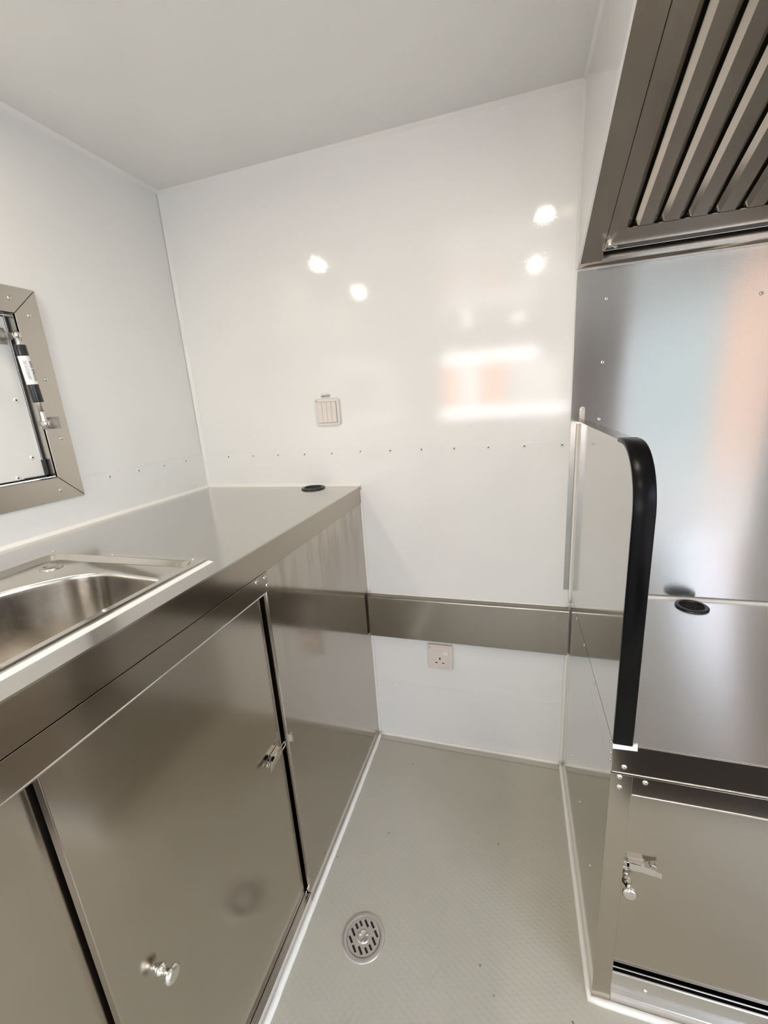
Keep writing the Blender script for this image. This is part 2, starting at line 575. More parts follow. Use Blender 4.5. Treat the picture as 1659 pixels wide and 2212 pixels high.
bead('trim_14', [(XP - 0.002, -0.0075, 0.60), (XP - 0.002, -0.0075, 1.128)], 0.0038, 'white sealant between partition and steel sheet')
bead('trim_15', [(0.592, -0.0025, 0.5845), (XP - 0.003, -0.0025, 0.5845)], 0.0032, 'white sealant above the steel box rail')

# steel angle on the floor along the back wall
ang = thing('floor_angle', (0.9, -0.02, 0), 'thin steel angle strip riveted to the floor below the socket', 'trim strip')
bm = BM(); box(bm, 0.600, XP - 0.012, -0.0315, -0.0035, 0.0004, 0.0024); obj('strip', bm, M['steel_frame'], ang)
for x in (0.7084, 0.9047, 1.1023):
    inst('rivet', DOME_S, (x, -0.021, 0.0024), TOP_Z, ang)

# ------------------------------------------------------------------ ceiling downlights (seen in the glossy wall)
def downlight(x, y, cool=False, label=''):
    th = thing('downlight', (x, y, H), label, 'ceiling light', 'recessed ceiling downlights')
    b_ = BM()
    lathe(b_, (x, y, H), (0, 0, -1), [(0, 0.046), (0.004, 0.045), (0.006, 0.040), (0.004, 0.026), (0.001, 0.0245)], 28)
    obj('bezel', b_, M['trim'], th)
    b_ = BM()
    lathe(b_, (x, y, H), (0, 0, -1), [(0.0012, 0.0245), (0.003, 0.021), (0.0035, 0)], 24)
    obj('lens', b_, M['lamp_cool'] if cool else M['lamp_warm'], th)
downlight(0.135, -0.86, False, 'warm downlight over the sink worktop nearer the end wall')
downlight(0.125, -1.475, False, 'warm downlight over the sink worktop farther from the end wall')
downlight(1.172, -0.757, False, 'warm downlight beside the hood nearer the end wall')
downlight(1.166, -1.447, False, 'warm downlight above the middle of the aisle')
downlight(1.10, -3.05, True, 'cool white downlight by the doorway side of the serving window')
downlight(0.63, -2.95, True, 'cool white downlight above the serving window shelf')

for a_ in GLOW_STRIPS: added_glow_strip(*a_)

# ------------------------------------------------------------------ serving hatch on the left wall
hatch = thing('serving_hatch', (0.0, -1.1, 1.04), 'closed white hatch in a riveted stainless frame with gas strut', 'hatch')
FY0, FY1, FZ0, FZ1 = -1.80, -0.470, 1.039, 1.518
def frame_rail(poly, inner):
    b_ = BM()
    prism(b_, [(0.0016, y, z) for y, z in poly], (0.0075, 0, 0))
    # inner return going back into the opening
    (ya, za), (yb, zb) = inner
    dy, dz = (0.002, 0) if abs(ya - yb) < 1e-6 else (0, 0.002)
    if abs(ya - yb) < 1e-6:
        sgn = 1 if ya > -1 else -1
        box(b_, -0.028, 0.009, min(ya, ya + sgn * 0.002), max(ya, ya + sgn * 0.002), min(za, zb), max(za, zb))
    else:
        sgn = 1 if za > 1.3 else -1
        box(b_, -0.028, 0.009, min(ya, yb), max(ya, yb), min(za, za + sgn * 0.002), max(za, za + sgn * 0.002))
    bevel_all(b_, 0.0012, 2)
    obj('frame_rail', b_, M['steel_frame'], hatch)
IY0, IY1, IZ0, IZ1 = -1.745, -0.5255, 1.0945, 1.4625
g = 0.0006
frame_rail([(FY1, FZ0 + g), (FY1, FZ1 - g), (IY1, IZ1 - g), (IY1, IZ0 + g)], ((IY1, IZ0), (IY1, IZ1)))
frame_rail([(FY0, FZ0 + g), (FY0, FZ1 - g), (IY0, IZ1 - g), (IY0, IZ0 + g)], ((IY0, IZ0), (IY0, IZ1)))
frame_rail([(FY0 + g, FZ1), (FY1 - g, FZ1), (IY1 - g, IZ1), (IY0 + g, IZ1)], ((IY0, IZ1), (IY1, IZ1)))
frame_rail([(FY0 + g, FZ0), (FY1 - g, FZ0), (IY1 - g, IZ0), (IY0 + g, IZ0)], ((IY0, IZ0), (IY1, IZ0)))
bm = BM()
box(bm, -0.032, -0.026, IY0 + 0.001, IY1 - 0.001, IZ0 + 0.001, IZ1 - 0.001); obj('seal', bm, M['black_rubber'], hatch)
bm = BM()
box(bm, -0.0255, -0.020, IY0 + 0.008, IY1 - 0.006, IZ0 + 0.006, IZ1 - 0.005)
bevel_all(bm, 0.001, 1)
obj('panel', bm, M['wall'], hatch)
bm = BM()       # black corner seal pieces
box(bm, -0.0255, -0.015, IY1 - 0.009, IY1 - 0.0025, IZ0 + 0.0025, IZ0 + 0.045)
box(bm, -0.0255, -0.015, IY1 - 0.055, IY1 - 0.0025, IZ0 + 0.0025, IZ0 + 0.008)
obj('corner_seal', bm, M['black_rubber'], hatch)
for y, z in ((-0.5281, 1.4918), (-0.4954, 1.4613), (-0.4948, 1.3231), (-0.4936, 1.1855), (-0.5277, 1.0632), (-0.66, 1.4918), (-0.70, 1.0632)):
    inst('rivet', DOME, (0.0091, y, z), FACE_PX, hatch)
for y, z in ((-0.5525, 1.278), (-0.5515, 1.147), (-0.593, 1.1055)):
    inst('rivet', RIV_W, (-0.020, y, z), FACE_PX, hatch)
# gas strut
gs = BM()
pt, pb = Vector((0.030, -0.5482, 1.4116)), Vector((0.030, -0.5366, 1.2224))
ax = (pb - pt).normalized()
def along(d): return pt + ax * d
lathe(gs, along(0.020), ax, [(0, 0), (0.0, 0.0098), (0.001, 0.0106), (0.120, 0.0106), (0.122, 0.0098), (0.122, 0)], 24)
strut = obj('gas_strut', gs, M['black_gloss'], hatch)
tag(strut, 'black gas strut with a white printed label')
bm = BM(); lathe(bm, along(0.0430), ax, [(0, 0.01085), (0.060, 0.01085)], 24); obj('label_sleeve', bm, M['film'], strut)
bm = BM(); lathe(bm, along(0.141), ax, [(0, 0.0045), (0.022, 0.0045), (0.022, 0.003)], 16); obj('piston_rod', bm, M['zinc'], strut)
bm = BM()
lathe(bm, along(0.160), ax, [(0, 0.0042), (0.018, 0.0050), (0.024, 0.0058)], 14)
lathe(bm, along(0.1895) + Vector((0.008, 0, 0)), (-1, 0, 0), [(0, 0), (0.0005, 0.005), (0.005, 0.0075), (0.012, 0.0075), (0.016, 0.0055), (0.016, 0)], 18)
obj('end_socket', bm, M['chrome'], strut)
bm = BM()
lathe(bm, along(0.0215), -ax, [(0, 0.0058), (0.018, 0.0050), (0.020, 0.004)], 14)
lathe(bm, along(0.0) + Vector((0.008, 0, 0)), (-1, 0, 0), [(0, 0), (0.0005, 0.005), (0.005, 0.0075), (0.012, 0.0075), (0.016, 0.0055), (0.016, 0)], 18)
obj('end_socket', bm, M['chrome'], strut)
# brackets
bm = BM()
box(bm, 0.0091, 0.0111, -0.535, -0.488, 1.2095, 1.2365)
bevel_all(bm, 0.0008, 1)
lathe(bm, (0.011, -0.508, 1.223), (1, 0, 0), [(0, 0.0125), (0.004, 0.0125), (0.006, 0.010), (0.006, 0)], 20)
lathe(bm, (0.011, -0.5345, 1.223), (1, 0, 0), [(0, 0.006), (0.016, 0.004)], 12)
obj('strut_bracket', bm, M['zinc'], hatch)
bm = BM()
box(bm, -0.020, -0.0175, -0.585, -0.538, 1.398, 1.432)
bevel_all(bm, 0.0008, 1)
lathe(bm, (-0.0175, -0.562, 1.416), (1, 0, 0), [(0, 0.014), (0.018, 0.014), (0.022, 0.010), (0.023, 0)], 20)
box(bm, -0.0175, 0.016, -0.556, -0.5485, 1.404, 1.418)
obj('strut_bracket', bm, M['zinc'], hatch)
side = Vector((1.0, 0.12, 0)).normalized()
def strut_text(s, d, ang_, size, mat):
    n = Vector((math.cos(ang_), math.sin(ang_), 0))
    n = (n - ax * n.dot(ax)).normalized()
    xdir = ax
    ydir = n.cross(xdir)
    R_ = Matrix((xdir, ydir, n)).transposed()
    p_ = along(d) + n * 0.0110
    return text_obj('lettering', s, size, p_, R_.to_euler(), mat, hatch)
strut_text('GAS SPRING', 0.075, math.radians(14), 0.0078, M['ink'])
strut_text('20121220287', 0.073, math.radians(-42), 0.0074, M['ink_grey'])

# ------------------------------------------------------------------ left worktop and sink
SX0, SX1, SY0, SY1 = 0.143, 0.530, -1.115, -0.665      # sink outline
YEND = -2.0
cut = 0.012
bm = BM()
cx0, cx1, cy0, cy1 = SX0 + cut, SX1 - cut, SY0 + cut, SY1 - cut
zt0 = ZC - 0.003
# top sheet around the cut-out
for (a0, a1, b0, b1) in ((0.0016, XC, cy1, -0.0016), (0.0016, XC, YEND, cy0), (0.0016, cx0, cy0, cy1), (cx1, XC, cy0, cy1)):
    box(bm, a0, a1, b0, b1, zt0, ZC)
bmesh.ops.remove_doubles(bm, verts=bm.verts, dist=1e-6)
wt = thing('sink_worktop', (0.3, -1.0, 0.9065), 'long stainless worktop with folded lip along the left wall', 'worktop')
obj('top', bm, M['steel_top'], wt)
bm = BM()       # folded front lip
box(bm, XC - 0.002, XC, YEND, -0.0016, 0.9065, zt0)
box(bm, XC - 0.016, XC - 0.002, YEND, -0.0016, 0.9065, 0.9085)
obj('front_lip', bm, M['steel_lip'], wt)

sink = thing('sink', (0.336, -0.89, ZC), 'stainless inset sink with rounded bowl and blanked tap hole', 'sink')
def rounded(poly, rad, n=6):
    out = []
    L = len(poly)
    for i in range(L):
        p0, p1, p2 = Vector(poly[i - 1]), Vector(poly[i]), Vector(poly[(i + 1) % L])
        r = rad[i] if isinstance(rad, (list, tuple)) else rad
        d0, d2 = (p0 - p1).normalized(), (p2 - p1).normalized()
        a, c = p1 + d0 * r, p1 + d2 * r
        for k in range(n + 1):
            u = k / n
            out.append(a * (1 - u) ** 2 + p1 * 2 * u * (1 - u) + c * u ** 2)
    return out
CEN = Vector((0.375, -0.90))
def radial(poly, N=120):
    res = []
    for i in range(N):
        a = 2 * math.pi * i / N
        d = Vector((math.cos(a), math.sin(a)))
        best = 0
        for j in range(len(poly)):
            p, q = poly[j], poly[(j + 1) % len(poly)]
            e = q - p
            det = d.x * (-e.y) + e.x * d.y
            if abs(det) < 1e-12: continue
            w = p - CEN
            tt = (w.x * (-e.y) + e.x * w.y) / det
            uu = (d.x * w.y - d.y * w.x) / det
            if -1e-6 <= uu <= 1 + 1e-6 and tt > best:
                best = tt
        res.append(CEN + d * best)
    return res
def R4(x0, x1, y0, y1, r):
    return rounded([Vector((x1, y1)), Vector((x0, y1)), Vector((x0, y0)), Vector((x1, y0))], r)
BOWL = [Vector(p) for p in ((0.513, -0.742), (0.33, -0.727), (0.262, -0.800), (0.200, -0.93), (0.200, -1.06), (0.513, -1.06))]
bowl0 = rounded(BOWL, [0.035, 0.05, 0.04, 0.04, 0.05, 0.05])
def scaled(poly, s): return [CEN + (p - CEN) * s for p in poly]
rings = [(R4(SX0, SX1, SY0, SY1, 0.004), ZC + 0.0003), (R4(SX0 + .001, SX1 - .001, SY0 + .001, SY1 - .001, 0.004), ZC + 0.0020),
         (R4(SX0 + 0.020, SX1 - 0.012, SY0 + 0.018, SY1 - 0.016, 0.018), ZC + 0.0020),
         (R4(SX0 + 0.022, SX1 - 0.0135, SY0 + 0.020, SY1 - 0.018, 0.018), ZC + 0.0008),
         (R4(SX0 + 0.027, SX1 - 0.0155, SY0 + 0.024, SY1 - 0.024, 0.018), ZC - 0.0070),
         (R4(SX0 + 0.030, SX1 - 0.0165, SY0 + 0.026, SY1 - 0.027, 0.018), ZC - 0.0080),
         (scaled(bowl0, 1.012), ZC - 0.0082), (scaled(bowl0, 1.0), ZC - 0.0095), (scaled(bowl0, 0.992), ZC - 0.012), (scaled(bowl0, 0.988), ZC - 0.0155), (scaled(bowl0, 0.986), ZC - 0.022),
         (scaled(bowl0, 0.965), ZC - 0.06), (scaled(bowl0, 0.94), ZC - 0.135), (scaled(bowl0, 0.90), ZC - 0.160), (scaled(bowl0, 0.80), ZC - 0.172),
         (scaled(bowl0, 0.25), ZC - 0.178)]
bm = BM()
rv = []
for poly, z in rings:
    rv.append([bm.verts.new((p.x, p.y, z)) for p in radial(poly)])
N = len(rv[0])
# square the outer corners
for i in range(len(rv) - 1):
    for k in range(N):
        f = bm.faces.new((rv[i][k], rv[i][(k + 1) % N], rv[i + 1][(k + 1) % N], rv[i + 1][k]))
        f.smooth = i >= 2
f = bm.faces.new(rv[-1])
bmesh.ops.recalc_face_normals(bm, faces=bm.faces)
obj('basin', bm, M['steel_sink'], sink, recalc=False)
bm = BM(); lathe(bm, (0.222, -0.730, ZC - 0.0081), (0, 0, 1), [(0, 0.0185), (0.0025, 0.0185), (0.0036, 0.0165), (0.0036, 0.0135), (0.0028, 0.012), (0.0028, 0)], 28)
obj('tap_hole_cover', bm, M['steel_sink'], sink)
bm = BM(); lathe(bm, (0.375, -0.90, ZC - 0.178), (0, 0, 1), [(0, 0.042), (0.002, 0.040), (0.001, 0.028), (-0.004, 0.026), (-0.004, 0)], 28)
obj('waste', bm, M['chrome'], sink)
for (x, y) in ((0.150, -0.672), (0.311, -0.672), (0.505, -0.673), (0.522, -0.868), (0.522, -1.00)):
    inst('screw', DOME_S, (x, y, ZC + 0.002), TOP_Z, sink)
bm = BM(); prism(bm, [(0.538, -0.672, ZC), (0.551, -0.676, ZC), (0.553, -1.5, ZC), (0.539, -1.5, ZC)], (0, 0, 0.0006))
fs = obj('protective_film_strip', bm, M['film'])
tag(fs, 'white peel-off film strip left along the sink front', 'film strip')

# cable grommets
def grommet(x, y, z, label):
    th = thing('cable_grommet', (x, y, z), label, 'grommet')
    b_ = BM()
    lathe(b_, (x, y, z), (0, 0, 1), [(0.0002, 0.039), (0.003, 0.0385), (0.0048, 0.036), (0.0052, 0.031), (0.004, 0.0285), (0.0012, 0.028)], 40)
    obj('ring', b_, M['black_rubber'], th)
    b_ = BM()
    lathe(b_, (x, y, z), (0, 0, 1), [(0.0008, 0.0286), (0.0004, 0.027), (0.0004, 0)], 32)
    obj('hole', b_, M['dark'], th)
grommet(0.4405, -0.042, ZC, 'black rubber cable grommet in the sink worktop corner')
grommet(1.525, -0.052, ZR, 'black rubber cable grommet in the worktop below the hood')

# ------------------------------------------------------------------ sink cabinet
cab = thing('sink_cabinet', (0.3, -1.0, 0), 'stainless cabinet with sliding doors under the sink worktop', 'cabinet')
FX = 0.5865                                   # face of the fixed panel
bm = BM()
box(bm, FX - 0.0015, FX, -0.583, -0.003, 0.0, 0.9045)           # fixed end panel
box(bm, FX - 0.020, FX - 0.0015, -0.583, -0.5815, 0.0, 0.86)   # return of the panel edge
bevel_all(bm, 0.0006, 1)
obj('end_panel', bm, M['steel_stained'], cab)
bm = BM()
box(bm, FX - 0.0015, FX + 0.0012, YEND, -0.5735, 0.862, 0.9035)
box(bm, FX - 0.014, FX + 0.0012, YEND, -0.590, 0.8605, 0.862)
bevel_all(bm, 0.0008, 2)
obj('top_rail', bm, M['steel_lip'], cab)
bm = BM(); tube(bm, [(FX + 0.0006, -0.592, 0.8612), (FX + 0.0006, YEND, 0.8612)], 0.0019, 10); obj('hem', bm, M['chrome'], cab)
for (y, z) in ((-0.5835, 0.8935), (-0.579, 0.8755), (-0.612, 0.8960)):
    inst('rivet', DOME, (FX + 0.0012, y, min(z, 0.8985)), FACE_PX, cab)
bm = BM()
box(bm, FX - 0.004, FX, YEND, -0.5845, 0.0, 0.030)
box(bm, FX - 0.011, FX - 0.004, YEND, -0.5845, 0.028, 0.030)
box(bm, FX - 0.0125, FX - 0.011, YEND, -0.5845, 0.0, 0.036)
bevel_all(bm, 0.0006, 1)
obj('bottom_track', bm, M['alu'], cab)
bm = BM()
box(bm, 0.01, 0.03, YEND, -0.01, 0.002, 0.90)
box(bm, 0.03, 0.53, YEND, YEND + 0.01, 0.002, 0.90)
box(bm, 0.03, 0.53, YEND, -0.01, 0.002, 0.012)
obj('carcass', bm, M['dark'], cab)

def knob(parent, p, axis):
    b_ = BM()
    lathe(b_, p, axis, [(0, 0.0), (0, 0.0085), (0.002, 0.0085), (0.0045, 0.0065), (0.010, 0.0048), (0.015, 0.0055), (0.018, 0.0095), (0.020, 0.0125), (0.0225, 0.0130), (0.0255, 0.0105), (0.0265, 0.009), (0.0262, 0.007), (0.0275, 0.0)], 26)
    return obj('knob', b_, M['chrome'], parent)

bm = BM()
box(bm, 0.5600, 0.5735, -1.0225, -0.5915, 0.034, 0.873)
bevel_all(bm, 0.001, 2)
door_a = obj('sliding_door', bm, M['steel_front'], cab)
knob(door_a, (0.5735, -0.9585, 0.4300), (1, 0, 0))
bm = BM()
box(bm, 0.5395, 0.5515, -1.52, -0.985, 0.034, 0.873)
bevel_all(bm, 0.001, 2)
door_b = obj('sliding_door', bm, M['steel_front'], cab)
bm = BM()
box(bm, 0.5600, 0.5735, -1.96, -1.50, 0.034, 0.873)
obj('sliding_door', bm, M['steel_front'], cab)

# toggle latches, built once along a local axis: u along the latch, n outwards, w across
def latch(parent, o, u, n, catch=True):
    o, u, n = Vector(o), Vector(u), Vector(n)
    w = n.cross(u)
    def P(a, b, c): return o + u * a + w * b + n * c
    def slab(b_, a0, a1, b0, b1, c0, c1, tip=0.0):
        pts = [P(a0, b0, c0), P(a1, b0, c0 + tip), P(a1, b1, c0 + tip), P(a0, b1, c0)]
        prism(b_, pts, n * (c1 - c0))
    b_ = BM()
    slab(b_, -0.012, 0.016, -0.010, 0.010, 0.0, 0.0014)
    slab(b_, -0.012, 0.014, -0.0095, -0.0080, 0.0014, 0.010)
    slab(b_, -0.012, 0.014, 0.0080, 0.0095, 0.0014, 0.010)
    L_ = obj('latch', b_, M['chrome'], parent)
    b_ = BM()
    slab(b_, -0.010, 0.030, -0.0070, 0.0070, 0.0085, 0.0100, 0.004)
    slab(b_, 0.030, 0.040, -0.0055, 0.0055, 0.0125, 0.0140, 0.003)
    obj('lever', b_, M['chrome'], L_)
    b_ = BM()
    tube(b_, [P(0.004, -0.006, 0.009), P(-0.030, -0.006, 0.008), P(-0.032, -0.004, 0.008), P(-0.032, 0.004, 0.008), P(-0.030, 0.006, 0.008), P(0.004, 0.006, 0.009)], 0.0011, 8)
    obj('wire_loop', b_, M['chrome'], L_)
    b_ = BM()
    c0 = P(0.030, 0.0, 0.0035)
    tube(b_, [c0 + (u * math.cos(a) + w * math.sin(a)) * 0.0048 for a in [2 * math.pi * i / 14 for i in range(14)]], 0.0010, 6, True)
    obj('lock_eye', b_, M['chrome'], L_)
    if catch:
        b_ = BM()
        slab(b_, -0.043, -0.030, -0.008, 0.008, 0.0, 0.0014)
        slab(b_, -0.0375, -0.036, -0.008, 0.008, 0.0014, 0.011)
        slab(b_, -0.040, -0.0375, -0.006, 0.006, 0.0095, 0.011)
        obj('catch', b_, M['chrome'], L_)
    return L_
latch(door_a, (0.5745, -0.6235, 0.4965), (0, -1, 0), (1, 0, 0), False)
bm = BM()
box(bm, FX, FX + 0.0014, -0.5815, -0.5680, 0.488, 0.505)
box(bm, FX + 0.0014, FX + 0.0080, -0.5765, -0.5750, 0.488, 0.505)
obj('latch_catch', bm, M['chrome'], cab)

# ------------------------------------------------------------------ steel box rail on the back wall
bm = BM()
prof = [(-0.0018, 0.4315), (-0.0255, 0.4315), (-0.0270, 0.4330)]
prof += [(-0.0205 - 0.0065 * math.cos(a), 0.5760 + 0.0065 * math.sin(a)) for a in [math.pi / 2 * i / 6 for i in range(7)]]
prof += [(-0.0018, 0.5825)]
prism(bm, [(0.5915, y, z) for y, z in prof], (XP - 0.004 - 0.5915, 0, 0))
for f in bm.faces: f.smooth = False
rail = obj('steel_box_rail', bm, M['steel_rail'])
tag(rail, 'brushed steel box rail across the white wall above the socket', 'rail')

# ------------------------------------------------------------------ switch, sticker and socket
sw = thing('light_switch', (0.5, 0, 1.158), 'cream four-gang rocker switch plate on the upper wall', 'light switch')
def plate(x0, x1, z0, z1, y0, y1, r, mat, name, parent):
    b_ = BM()
    pts = rounded([Vector((x0, z0)), Vector((x1, z0)), Vector((x1, z1)), Vector((x0, z1))], r, 4)
    prism(b_, [(p.x, y0, p.y) for p in pts], (0, y1 - y0, 0))
    bevel_all(b_, min(0.0016, abs(y1 - y0) * 0.4), 2, 50)
    return obj(name, b_, mat, parent)
plate(0.4600, 0.5430, 1.1580, 1.2420, 0.0, -0.0080, 0.011, M['plastic'], 'plate', sw)
bm = BM(); box(bm, 0.4690, 0.5335, -0.0084, -0.0079, 1.1665, 1.2315); obj('gap', bm, M['ink_grey'], sw)
for i in range(4):
    x0 = 0.4698 + i * 0.0158
    bm = BM(); box(bm, x0, x0 + 0.0151, -0.0112, -0.0084, 1.1675, 1.2308)
    bevel_all(bm, 0.0007, 1)
    obj('rocker', bm, M['plastic'], sw)
text_obj('number', '13', 0.0085, (0.4655, -0.0082, 1.2345), FACE_MY, M['ink'], sw)
stk = thing('label_sticker', (0.4955, 0, 1.243), 'small white label reading range hood above the switch', 'label')
bm = BM(); box(bm, 0.4815, 0.5115, -0.0006, 0.0, 1.2428, 1.2565); obj('paper', bm, M['paper'], stk)
text_obj('lettering', 'range hood', 0.0066, (0.4968, -0.0007, 1.2495), FACE_MY, M['ink'], stk, bold=True)

so = thing('wall_socket', (0.832, -0.0016, 0.318), 'ivory three-pin socket with small switch below the steel rail', 'socket')
plate(0.7890, 0.8745, 0.3185, 0.4105, -0.0016, -0.0110, 0.003, M['plastic_socket'], 'plate', so)
plate(0.8030, 0.8600, 0.3265, 0.3890, -0.0110, -0.0128, 0.0015, M['plastic_socket'], 'insert', so)
for (x0, x1, z0, z1) in ((0.8286, 0.8334, 0.3560, 0.3640), (0.8150, 0.8225, 0.3420, 0.3455), (0.8385, 0.8460, 0.3420, 0.3455)):
    bm = BM(); box(bm, x0, x1, -0.01305, -0.0127, z0, z1); obj('pin_hole', bm, M['dark'], so)
bm = BM(); box(bm, 0.8435, 0.8575, -0.0158, -0.0128, 0.3770, 0.3870); bevel_all(bm, 0.0008, 1); rk = obj('switch_rocker', bm, M['film'], so)
bm = BM(); box(bm, 0.8490, 0.8520, -0.0161, -0.0157, 0.3805, 0.3835); obj('indicator', bm, M['ink_grey'], rk)
text_obj('number', '2', 0.0095, (0.7955, -0.0112, 0.3985), FACE_MY, M['ink'], so)

# ------------------------------------------------------------------ floor drain
dr = thing('floor_drain', (0.738, -0.620, 0), 'round metal floor drain with slotted cover in the grey floor', 'drain')
dx, dy = 0.738, -0.620
bm = BM(); lathe(bm, (dx, dy, 0), (0, 0, 1), [(0.0002, 0.0505), (0.0020, 0.0502), (0.0026, 0.0490), (0.0026, 0.0408), (0.0022, 0.0400), (0.0006, 0.0396)], 48)
obj('rim', bm, M['drain'], dr)
bm = BM(); lathe(bm, (dx, dy, 0), (0, 0, 1), [(0.0004, 0.0400), (0.0004, 0)], 32); obj('sump', bm, M['dark'], dr)
# slotted cover: a grid disc with slot cells left out
bm = BM()
RD = 0.0390
rot = math.radians(44)
cells = 78
step = 2 * RD / cells
slots = []
for i in range(6):                              # six columns of slots, upper and lower ends
    x = (-0.0285 + i * 0.0114)
    ymax = math.sqrt(max(0, 0.0335 ** 2 - x * x))
    ymin = math.sqrt(max(0, 0.0205 ** 2 - x * x)) if abs(x) < 0.0205 else 0.0
    slots.append((x, ymin + (0.0025 if ymin == 0 else 0), ymax))
def in_slot(px, py):
    for (x, a, b_) in slots:
        if abs(px - x) < 0.0026 and a < abs(py) < b_:
            return True
    return False
vcache = {}
def gv(i, j, z):
    k = (i, j, z)
    if k not in vcache:
        x, y = -RD + i * step, -RD + j * step
        r = math.hypot(x, y)
        if r > RD:
            x, y = x * RD / r, y * RD / r
        vcache[k] = bm.verts.new((dx + x * math.cos(rot) - y * math.sin(rot), dy + x * math.sin(rot) + y * math.cos(rot), z))
    return vcache[k]
keep = set()
for i in range(cells):
    for j in range(cells):
        cx_, cy_ = -RD + (i + .5) * step, -RD + (j + .5) * step
        if math.hypot(cx_, cy_) < RD and not in_slot(cx_, cy_):
            keep.add((i, j))
ZTOP, ZBOT = 0.0030, 0.0008
for (i, j) in keep:
    bm.faces.new((gv(i, j, ZTOP), gv(i + 1, j, ZTOP), gv(i + 1, j + 1, ZTOP), gv(i, j + 1, ZTOP)))
    for (di, dj, a, b_) in ((-1, 0, (0, 0), (0, 1)), (1, 0, (1, 0), (1, 1)), (0, -1, (0, 0), (1, 0)), (0, 1, (0, 1), (1, 1))):
        if (i + di, j + dj) not in keep:
            p, q = (i + a[0], j + a[1]), (i + b_[0], j + b_[1])
            try:
                bm.faces.new((gv(*p, ZTOP), gv(*q, ZTOP), gv(*q, ZBOT), gv(*p, ZBOT)))
            except ValueError:
                pass
obj('cover', bm, M['drain'], dr)
bm = BM()
lathe(bm, (dx, dy, 0.003), (0, 0, 1), [(0.0, 0.0150), (0.0016, 0.0140), (0.0018, 0.0110), (0.0004, 0.0090), (0.0004, 0.0)], 28)
for k in range(3):
    a = math.radians(40 + 120 * k)
    lathe(bm, (dx + 0.0095 * math.cos(a), dy + 0.0095 * math.sin(a), 0.003), (0, 0, 1), [(0, 0.0042), (0.0020, 0.0038), (0.0026, 0.002), (0.0026, 0)], 12)
obj('twist_knob', bm, M['drain'], dr)

# ------------------------------------------------------------------ steel sheet behind the right worktop
spl = thing('steel_splashback', (1.78, 0, ZR), 'wavy stainless sheet on the wall between hood and worktop', 'splashback')
bm = BM()
box(bm, XH, W - 0.002, -0.0042, -0.0018, 0.6405, 1.500)
obj('sheet', bm, M['steel_splash'], spl)
for x in (1.2795, 1.5988, 1.918):
    for z in (1.4300, 1.2803, 1.1376):
        if x > 1.3 and z < 1.4: continue
        inst('rivet', RIV_S, (x, -0.0042, z - (0.0286 if x > 1.3 else 0)), FACE_MY, spl)
bm = BM()
pts = rounded([Vector((1.2315, 1.128)), Vector((1.2445, 1.128)), Vector((1.2445, 1.172)), Vector((1.2315, 1.172))], [0.001, 0.001, 0.006, 0.006], 4)
prism(bm, [(p.x, -0.0042, p.y) for p in pts], (0, -0.0014, 0))
tab = obj('fixing_tab', bm, M['steel_front'], spl)
inst('rivet', RIV_S, (1.238, -0.0056, 1.1635), FACE_MY, spl)

# ------------------------------------------------------------------ right cabinet, worktop, partition
rw = BM()
box(rw, XP + 0.0018, W - 0.002, YR + 0.002, -0.0045, ZR - 0.003, ZR)
bevel_all(rw, 0.0008, 2)
rwt = thing('stove_worktop', (1.78, -0.3, 0.5765), 'low stainless worktop with scuff marks below the hood', 'worktop')
obj('top', rw, M['steel_top_low'], rwt)
bm = BM()
box(bm, XP + 0.0018, W - 0.002, YR, YR + 0.0019, 0.5765, ZR - 0.0002)
bevel_all(bm, 0.0007, 2)
obj('front_lip', bm, M['steel_lip'], rwt)
bm = BM(); tube(bm, [(XP + 0.0020, YR + 0.0002, 0.5772), (W - 0.004, YR + 0.0002, 0.5772)], 0.0014, 10); obj('hem', bm, M['chrome'], rwt)
bm = BM()
box(bm, XP, XP + 0.0015, YR, -0.005, 0.5753, ZR - 0.0006)
obj('end_plate', bm, M['steel_mirror'], rwt)
bead('trim_16', [(XP + 0.03, -0.0085, ZR + 0.001), (W - 0.01, -0.0085, ZR + 0.001)], 0.0055, 'white sealant along the low worktop and steel sheet')

rc = thing('stove_cabinet', (1.7, -0.3, 0), 'stainless cabinet with sliding door under the low worktop', 'cabinet')
bm = BM()
box(bm, XP, XP + 0.0015, YR, -0.005, 0.0, 0.5750)
obj('side_panel', bm, M['steel_mirror'], rc)
bm = BM()
box(bm, XP, XP + 0.0335, YR - 0.0012, YR - 0.0001, 0.0, 0.5745)
box(bm, XP + 0.032, XP + 0.0335, YR - 0.0001, YR + 0.016, 0.0, 0.536)
bevel_all(bm, 0.0004, 1)
obj('front_stile', bm, M['steel_front'], rc)
for (y, z) in ((-0.2774, 0.6250), (-0.4146, 0.6190), (-0.15, 0.6250), (-0.5790, 0.6240), (-0.5830, 0.6050), (-0.5830, 0.5900), (-0.1976, 0.2259), (-0.3444, 0.2259), (-0.4970, 0.2259)):
    inst('rivet', RIV_S, (XP, y, z), FACE_MX, rwt if z > 0.58 else rc, 0.75)
bm = BM()
box(bm, XP + 0.0335, W - 0.004, YR - 0.0012, YR + 0.0005, 0.5365, 0.5745)
box(bm, XP + 0.0335, W - 0.004, YR - 0.0012, YR + 0.012, 0.5350, 0.5365)
bevel_all(bm, 0.0008, 2)
obj('top_rail', bm, M['steel_lip'], rc)
bm = BM(); tube(bm, [(XP + 0.0350, YR - 0.0008, 0.5357), (W - 0.004, YR - 0.0008, 0.5357)], 0.0018, 10); obj('hem', bm, M['chrome'], rc)
for (x, z) in ((1.2508, 0.5900), (1.2449, 0.5690), (1.2460, 0.5475), (1.2842, 0.5660)):
    inst('rivet', DOME, (x, YR - (0.0 if z > 0.58 else 0.0012), z), FACE_MY, rwt if z > 0.58 else rc)
bm = BM()
